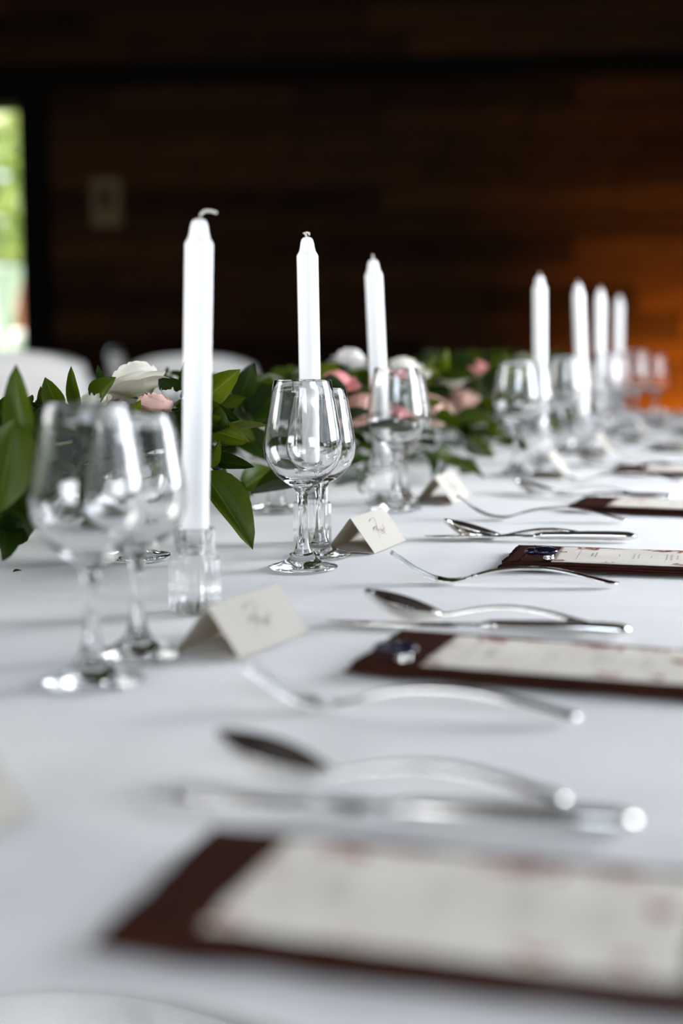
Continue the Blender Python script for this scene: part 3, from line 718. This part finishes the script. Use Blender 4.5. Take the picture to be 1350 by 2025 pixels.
HAND = [
('A',(-0.587,1.017,0.127),(-0.588,1.007,0.195),0.024,1),('A',(-0.583,1.0,0.155),(-0.585,0.974,0.085),0.040,1),('A',(-0.607,1.065,0.139),(-0.579,1.058,0.164),0.020,0),('A',(-0.621,1.055,0.098),(-0.583,1.043,0.063),0.029,0),('A',(-0.6,1.085,0.121),(-0.631,1.058,0.135),0.024,0),('A',(-0.629,1.112,0.148),(-0.595,1.103,0.147),0.022,1),('A',(-0.656,1.148,0.087),(-0.604,1.145,0.098),0.027,0),('A',(-0.646,1.178,0.135),(-0.606,1.168,0.114),0.024,0),('A',(-0.63,1.103,0.084),(-0.636,1.077,0.045),0.030,0),
('B',(-0.672,1.235,0.147),(-0.676,1.216,0.179),0.021,1),('B',(-0.693,1.25,0.146),(-0.69,1.231,0.17),0.012,1),('B',(-0.665,1.258,0.146),(-0.664,1.242,0.189),0.013,1),('B',(-0.709,1.245,0.154),(-0.715,1.222,0.159),0.014,0),('B',(-0.695,1.268,0.133),(-0.718,1.241,0.154),0.022,0),('B',(-0.685,1.359,0.154),(-0.685,1.339,0.185),0.012,0),('B',(-0.662,1.282,0.155),(-0.634,1.271,0.179),0.022,1),('B',(-0.619,1.271,0.13),(-0.601,1.258,0.157),0.019,2),
('C',(-0.59,1.347,0.151),(-0.607,1.321,0.176),0.027,0),('C',(-0.63,1.43,0.157),(-0.62,1.413,0.193),0.014,0),('C',(-0.588,1.346,0.138),(-0.601,1.318,0.141),0.018,0),('C',(-0.587,1.326,0.152),(-0.572,1.306,0.134),0.010,2),('C',(-0.6,1.379,0.097),(-0.609,1.356,0.124),0.021,0),('C',(-0.602,1.395,0.064),(-0.614,1.371,0.097),0.024,0),('C',(-0.624,1.369,0.082),(-0.635,1.346,0.114),0.021,0),
('D',(-0.58,1.35,0.151),(-0.533,1.338,0.184),0.029,2),('D',(-0.589,1.388,0.141),(-0.542,1.373,0.156),0.024,1),('D',(-0.579,1.349,0.145),(-0.533,1.332,0.138),0.022,0),('D',(-0.567,1.309,0.132),(-0.508,1.297,0.121),0.024,2),('D',(-0.555,1.308,0.092),(-0.532,1.288,0.117),0.013,2),('D',(-0.566,1.347,0.098),(-0.54,1.326,0.111),0.010,0),('D',(-0.557,1.329,0.098),(-0.51,1.313,0.094),0.016,0),('D',(-0.562,1.316,0.088),(-0.501,1.296,0.02),0.036,1),
('E',(-0.625,1.567,0.14),(-0.602,1.553,0.182),0.029,0),('E',(-0.615,1.589,0.121),(-0.574,1.58,0.163),0.035,0),('E',(-0.635,1.608,0.155),(-0.588,1.593,0.139),0.033,0),('E',(-0.631,1.582,0.11),(-0.587,1.565,0.083),0.035,0),('E',(-0.621,1.637,0.1),(-0.582,1.619,0.084),0.030,0),('E',(-0.627,1.542,0.118),(-0.59,1.525,0.103),0.029,1),('E',(-0.627,1.59,0.162),(-0.639,1.556,0.14),0.029,0)]
LM = [M['leaf_dark'], M['leaf_mid'], M['leaf_light']]
rh = random.Random(21)
STEMS = {'A': [(-.625, 1.27, .10), (-.63, 1.18, .12), (-.61, 1.07, .125), (-.585, 1.0, .14)], 'B': [(-.632, 1.29, .10), (-.665, 1.28, .13), (-.685, 1.255, .145)], 'C': [(-.62, 1.30, .09), (-.605, 1.36, .10), (-.595, 1.36, .15)],
         'D': [(-.612, 1.31, .10), (-.585, 1.34, .125), (-.57, 1.335, .15)], 'E': [(-.63, 1.69, .10), (-.63, 1.62, .12), (-.625, 1.57, .14)]}
SL = {'A': 'large soft green leaf sprig at the left edge of the picture', 'B': 'upright pointed leaf sprig left of the white rose', 'C': 'dark leaf sprig between the pink rose and nearest candle', 'D': 'sharp laurel sprig with drooping leaf and dark berry right of candle', 'E': 'dark broad leaf sprig left of the sharp wine glass'}
for key in 'ABCDE':
    lv = []
    for (n_, b, t, wd, c) in HAND:
        if n_ != key: continue
        mid = (Vector(b) + Vector(t)) / 2; nr = (CAMT - mid).normalized() + Vector((rh.uniform(-.35, .35), rh.uniform(-.2, .2), rh.uniform(.0, .5)))
        lv.append((b, t, wd * 1.0, nr, LM[c], rh.choice((0, 1)) if key != 'D' else 0))
    sprig(SL[key], STEMS[key], lv, 'foliage of the arrangements', berry=(-.549, 1.32, .0915) if key == 'D' else None)
def rand_sprig(rr, c, az, el, ln, label, pal, lsz=(.045, .068), var=None, nl=9, zmax=.18):
    d = Vector((math.cos(az) * math.cos(el), math.sin(az) * math.cos(el), math.sin(el)))
    p0 = Vector(c); p1 = p0 + d * ln * .5 + Vector((0, 0, .012)); p2 = p0 + d * ln + Vector((0, 0, -.02 * math.cos(el)))
    p2.z = max(p2.z, .02); lv = []
    for i in range(nl):
        t = .22 + .78 * i / (nl - 1); q = (1 - t) ** 2 * p0 + 2 * t * (1 - t) * p1 + t * t * p2
        sd = Vector((-d.y, d.x, 0)).normalized() * (1 if i % 2 else -1); up = Vector((0, 0, 1))
        dr = d * rr.uniform(.3, .9) + sd * rr.uniform(.4, 1) + up * rr.uniform(-.35, .45)
        if i == nl - 1: dr = d
        dr.normalize(); L = rr.uniform(*lsz); tip = q + dr * L
        if tip.z < .012: tip.z = .012
        if tip.z > zmax: tip.z = zmax - rr.uniform(0, .02)
        nr = up * rr.uniform(.3, 1) + Vector((rr.uniform(-.6, .8), rr.uniform(-1, .4), 0))
        lv.append((q, tip, L * rr.uniform(.40, .52), nr, rr.choice(pal), var))
    return sprig(label, [p0, (p0 + p1) / 2, p1 * .5 + (p0 + p2) * .25, p2], lv, 'foliage of the arrangements')
rs = random.Random(5)
def way(az, el):
    d = ['toward the place settings', 'to the far right', 'toward the far end', 'to the far left', 'toward the other side', 'to the near left', 'toward the camera', 'to the near right'][int(((az / math.pi * 4) + .5) % 8)]
    return ('hanging low' if el < 0 else 'level' if el < R(15) else 'rising' if el < R(40) else 'upright') + ' ' + d
pal = [M['leaf_dark']] * 4 + [M['leaf_mid']] * 2 + [M['leaf_light']]
pal_far = [M['leaf_dark']] * 2 + [M['leaf_mid']] * 3 + [M['leaf_light']] * 1
for k, v in enumerate(VZ):
    u0 = -.645 if k < 2 else -.67
    n = 11 if k < 2 else 13
    for i in range(n):
        az = 2 * math.pi * (i + rs.uniform(-.3, .3)) / n; el = R(rs.choice((-14, 5, 25, 48)))
        ln = .17 if el < R(20) else .10
        if k < 2 and -1.9 < az - 2 * math.pi < -.2 and el < R(20): el = R(20); ln = .07        # keep the diner side of the near vases open
        rand_sprig(rs, (u0 + rs.uniform(-.02, .01), v + rs.uniform(-.03, .03), .095), az, el, ln, 'laurel sprig in the %s arrangement, %s' % (vl[k], way(az, el)), pal if k < 2 else pal_far, nl=9, zmax=.150 if k == 0 else .165)
for i in range(9):
    az = 2 * math.pi * i / 9
    rand_sprig(rs, (-.735 + .03 * math.cos(az * 2), 1.10 + .012 * i, .06 + .015 * (i % 3)), az, R((2, 14, 28)[i % 3]), .12, 'big leaf sprig massed at the left edge, %s' % way(az, R((2, 14, 28)[i % 3])), pal[:5], (.045, .065), nl=9)
for i in range(9):
    az = R(170 + 16 * i)
    rand_sprig(rs, (-.665, 1.235 + .012 * (i % 4), .085), az, R((-12, 6, 18)[i % 3]), .09, 'dense dark sprig low around the nearest vase, %s' % way(az, R((-12, 6, 18)[i % 3])), pal[:5], (.04, .06), nl=9, zmax=.135)
# near run of the garland, out of view, added to shade the cloth at left
for k, (v, nm) in enumerate(((.86, 'just left of the picture edge'), (.50, 'beside the nearest setting, left'), (.15, 'at the near end of the table'))):
    place(vas, vf, -.84, v, 0, 'added footed glass vase ' + nm, 'vase', 'footed flower vases')
    for i in range(12):
        az = 2 * math.pi * (i + rs.uniform(-.3, .3)) / 12; el = R((5, 25, 48)[i % 3])
        rand_sprig(rs, (-.84, v + rs.uniform(-.03, .03), .095), az, el, .15 if el < R(20) else .10, 'added laurel sprig %s, %s' % (nm, way(az, el)), pal, nl=9, zmax=.17)
# extra mass on the far side of the nearest arrangements, and loose greenery running between them
for i in range(8):
    rand_sprig(rs, (-.74 + rs.uniform(-.03, .03), 1.12 + .09 * i, .05), rs.uniform(0, 6.28), R(rs.uniform(10, 50)), .12, '%s dark sprig from the left, low behind the nearest arrangements' % ('first', 'second', 'third', 'fourth', 'fifth', 'sixth', 'seventh', 'eighth')[i], pal[:6], nl=8)
NTH = ('first', 'second', 'third', 'fourth', 'fifth', 'sixth', 'seventh', 'eighth', 'ninth', 'tenth', 'eleventh', 'twelfth', 'thirteenth', 'fourteenth', 'fifteenth', 'sixteenth', 'seventeenth', 'eighteenth', 'nineteenth', 'twentieth')
for i in range(20):
    v = 1.47 + .105 * i; az = R((i * 137) % 360)
    rand_sprig(rs, (-.70 + .03 * math.sin(i * 2.1), v, .05 + .025 * (i % 3)), az, R((8, 26, 44)[i % 3]), .13, '%s dark sprig from the front, filling the garland between vases' % NTH[i], pal, (.05, .07), nl=9, zmax=.165)
for i in range(10):
    v = 2.2 + .085 * i; az = R(-120 + 28 * i % 200)
    rand_sprig(rs, (-.60 + .02 * (i % 2), v, .07 + .02 * (i % 3)), az, R((10, 30, 45)[i % 3]), .12, '%s bright green sprig from the front, beside the cream rose' % ('first', 'second', 'third', 'fourth', 'fifth', 'sixth', 'seventh', 'eighth', 'ninth', 'tenth')[i], [M['leaf_mid'], M['leaf_light'], M['leaf_light'], M['leaf_dark']], (.055, .075), nl=8, zmax=.17)
for i in range(7):
    v = 1.95 + .27 * i
    rand_sprig(rs, (-.60, v, .03), R(-60 + rs.uniform(-25, 25)), R(4), .15, '%s grey green eucalyptus sprig from the front, trailing on the cloth' % ('first', 'second', 'third', 'fourth', 'fifth', 'sixth', 'seventh')[i], [M['leaf_grey']], (.03, .042), 3, 9)

# roses: every petal a piece
def petal_mesh(R0, Hh, spread, curl, seed):
    rr = random.Random(seed); vs, fs, uv = [], [], []; na, nb = 6, 6; ph = rr.uniform(0, 6)
    for j in range(nb + 1):
        b = j / nb
        for i in range(na + 1):
            a = -1 + 2 * i / na
            bb = b * (1 - .22 * abs(a) ** 2.5)
            if curl < .1: r = R0 * (.10 + .95 * math.sin(math.pi * (.04 + .66 * bb)) ** .8) + .012 * math.sin(3 * a + ph) * bb
            else: r = R0 * (.12 + .88 * math.sin(min(1, bb * 1.15) * math.pi / 2) ** .8) + curl * bb ** 4 + .025 * math.sin(2.5 * a + ph) * bb
            ang = a * spread * (.35 + .65 * math.sin(math.pi * (.15 + .6 * b)))
            z = Hh * bb - curl * .55 * bb ** 5 * (1 + .3 * math.sin(3 * a + ph))
            vs.append((r * math.cos(ang), r * math.sin(ang), z)); uv.append((.5 + a / 2, b))
    for j in range(nb):
        for i in range(na):
            k = j * (na + 1) + i; fs.append((k, k + 1, k + na + 2, k + na + 1))
    return mesh('petal', vs, fs, True, uv)
PET = []
for ring, (n, R0, Hh, spr, curl) in enumerate(((3, .24, 1.30, 1.5, .0), (3, .42, 1.27, 1.35, .02), (4, .62, 1.20, 1.15, .04), (4, .82, 1.08, 1.1, .06), (5, .88, .80, .95, .30), (5, 1.0, .52, .85, .52))):
    for k in range(n): PET.append((petal_mesh(R0, Hh, spr, curl, ring * 10 + k), 2 * math.pi * k / n + ring * .9, ring))
def rose(u, v, z, s, m, tilt, az, label, rings=6, outer=None, name='rose', cat='flower', group='roses of the arrangements'):
    e = empty(name, (0, 0, 0), 0, label, cat, group)
    q = Matrix.Rotation(az, 4, 'Z') @ Matrix.Rotation(tilt, 4, 'Y')
    e.matrix_world = TM @ Matrix.Translation((u, v, z)) @ q
    for me, a, ring in PET:
        if ring >= rings: continue
        o = link('petal', me, m, e); mm = outer if (outer and ring >= 4) else m
        o.material_slots[0].link = 'OBJECT'; o.material_slots[0].material = mm
        o.matrix_local = Matrix.Rotation(a, 4, 'Z') @ Matrix.Scale(s, 4)
    tube_obj('stem', [(0, 0, .1 * s), (0, 0, -.5 * s), (0, .1 * s, -2.0 * s)], .0022, M['stem'], e)
RS = [(-.637, 1.334, .158, .0275, 'p_white', .35, 2.6, 'large white rose standing highest left of the candle', 6, None), (-.602, 1.290, .138, .0205, 'p_blush', .15, 0.5, 'blush pink rose bud just below the white rose', 5, 'p_blush'),
      (-.612, 1.340, .140, .024, 'p_pale', .5, -.2, 'pale open rose behind the blush bud', 6, None), (-.658, 1.284, .144, .017, 'p_white', .5, 4.2, 'small white rose behind the near wine glass rim', 5, None), (-.655, 1.30, .112, .018, 'p_white', .4, 4.5, 'low white rose partly covered by the near glass', 6, None),
      (-.665, 1.245, .080, .016, 'p_white', .7, 4.4, 'little white rose seen through the nearest glass', 5, None), (-.610, 1.742, .118, .016, 'p_pink', .5, 4.6, 'pink rose seen through the sharp wine glasses', 5, None), (-.622, 1.690, .122, .014, 'p_blush', .4, 3.9, 'blush bud left of the sharp wine glass', 4, None),
      (-.600, 1.862, .140, .024, 'p_pink', .3, 4.2, 'bright pink rose between the second and third candles', 6, None), (-.632, 2.015, .168, .024, 'p_pale', .2, 1, 'pale rose standing high left of the third candle', 6, None), (-.562, 2.055, .150, .028, 'p_white', .3, 4.4, 'big white rose just right of the third candle', 6, None),
      (-.585, 1.930, .105, .026, 'p_blush', .6, 4.5, 'blush rose behind the third candle', 6, None), (-.548, 2.150, .095, .026, 'p_blush', .6, 4.8, 'blush rose right of the blurred wine glass', 6, None), (-.56, 2.02, .09, .02, 'p_pink', .6, 4.6, 'coral pink rose low behind the blurred wine glass', 6, None),
      (-.587, 2.448, .135, .028, 'p_white', .4, 4.4, 'cream rose in the middle of the garland', 6, None), (-.573, 2.47, .095, .024, 'p_blush', .6, 4.7, 'faded blush rose below the cream one', 6, None), (-.576, 2.87, .12, .025, 'p_blush', .5, 4.5, 'far blush rose left of the fourth candle', 6, None),
      (-.60, 2.72, .14, .022, 'p_pink', .4, 4.3, 'far dusky pink rose in the garland', 5, None), (-.60, 3.2, .14, .025, 'p_white', .4, 4.4, 'farthest white rose behind the far candles', 6, None)]
for (u, v, z, s, c, tl, az, lb, rg, ot) in RS: rose(u, v, z, s, M[c], tl, az, lb, rg, M[ot] if ot else None)
# fallen leaf crumb on the cloth
fl = leaf_obj(None, W(-.690, 1.172, .004), W(-.684, 1.178, .0055), .004, (0, 0, 1), M['leaf_dark'], 0, name='fallen_leaf')
tag(fl, 'tiny dark fallen leaf on the cloth at left', 'leaf')

# ------------------------------------------------------------------ chairs and second table beyond
def dark_chair(u, v):
    e = empty('dining_chair', W(u, v, -TZ), TA + R(90), 'dark wooden chair across the table behind the left foliage', 'chair')
    b = M['darkwood']
    box('seat', (-.21, -.20, .43), (.21, .21, .46), b, e, .01)
    for sx in (-1, 1):
        tube_obj('leg', [(sx * .17, -.17, 0), (sx * .17, -.16, .43)], .018, b, e, 10)
        tube_obj('back_post', [(sx * .19, .20, 0), (sx * .19, .19, .45), (sx * .19, .225, .78), (sx * .19, .235, .815), (sx * .19, .237, .835), (sx * .19, .239, .846)], [.02, .022, .024, .026, .020, .006], b, e, 12)
    for zz in (.56, .68): box('slat', (-.18, .205 + (zz - .5) * .1, zz), (.18, .222 + (zz - .5) * .1, zz + .06), b, e, .004)
    for yy in (-.16, .18): box('stretcher', (-.17, yy - .01, .2), (.17, yy + .01, .22), b, e)
    return e
dark_chair(-1.62, 2.80)
def covered_chair(x, y, rz, top, label, seed):
    """slip-covered chair: cloth over back and seat, falling to the floor"""
    rr = random.Random(seed); e = empty('covered_chair', (x, y, 0), rz, label, 'chair', 'white covered chairs')
    def drape(name, hx, y0, y1, zt, round_, fold):
        vs, fs = [], []; n, m_ = 64, 12
        for j in range(m_ + 1):
            t = j / m_
            for i in range(n):
                a = 2 * math.pi * i / n; cx, cy = math.cos(a), math.sin(a)
                sx = math.copysign(abs(cx) ** .45, cx); sy = math.copysign(abs(cy) ** .45, cy)
                fl = 1 + fold * (1 - t) * math.sin(a * 9 + seed) + .10 * (1 - t)
                zz = .01 + (zt - .01) * t; sh = 1 - (.10 if t > .97 else 0)
                dz = -round_ * abs(sx) ** 3 * t
                vs.append((sx * hx * fl * sh, (y0 + y1) / 2 + sy * (y1 - y0) / 2 * fl * sh, zz + dz))
        for j in range(m_):
            for i in range(n): fs.append((j * n + i, j * n + (i + 1) % n, (j + 1) * n + (i + 1) % n, (j + 1) * n + i))
        c = len(vs); vs.append((0, (y0 + y1) / 2, zt + .004))
        for i in range(n): fs.append((m_ * n + i, m_ * n + (i + 1) % n, c))
        return link(name, mesh(name, vs, fs), M['cloth2'], e)
    drape('seat_cover', .22, -.40, .02, .47, 0, .05)
    drape('back_cover', .235, .0, .09, top, .035, .03)
    box('back_frame', (-.19, .03, .0), (.19, .06, top - .08), M['darkwood'], e)
    for sx in (-1, 1): box('leg', (sx * .18 - .02, -.36, 0), (sx * .18 + .02, -.32, .44), M['darkwood'], e)
    return e
covered_chair(-1.43, 4.25, R(165), .912, 'white cloth covered chair at left below the doorway', 1)
covered_chair(-1.11, 5.1, R(186), .890, 'white cloth covered chair behind the nearest candle', 2)
st = empty('side_table', (-1.75, 6.12, 0), R(4), 'white draped table behind the covered chairs', 'table')
box('tabletop', (-.8, -.38, .71), (.8, .38, .735), M['darkwood'], st)
for sx in (-1, 1):
    for sy in (-1, 1): box('leg', (sx * .72 - .03, sy * .32 - .03, 0), (sx * .72 + .03, sy * .32 + .03, .71), M['darkwood'], st)
bm = bmesh.new(); box_bm(bm, (-.83, -.41, .42), (.83, .41, .745))
bmesh.ops.delete(bm, geom=[f for f in bm.faces if all(v.co.z < .43 for v in f.verts)], context='FACES')
tc_ = link('tablecloth', from_bm('tablecloth', bm), M['cloth2']); tc_.location = (-1.75, 6.12, 0); tc_.rotation_euler = (0, 0, R(4))
tag(tc_, 'white cloth over the table behind the covered chairs', 'tablecloth')
jr = empty('glass_jar', (-1.60, 5.86, .745), 0, 'tall pale jar standing behind the white covered chairs', 'jar')
link('jar_body', lathe('jar_body', [(0, 0), (.034, 0), (.036, .01), (.036, .14), (.028, .155), (.028, .165), (.025, .165), (.025, .155), (.033, .138), (.033, .012), (0, .008)], 32), M['glass'], jr)
link('filling', lathe('filling', [(0, .0095), (.031, .0105), (.031, .13), (.0, .132)], 32), M['wax'], jr)
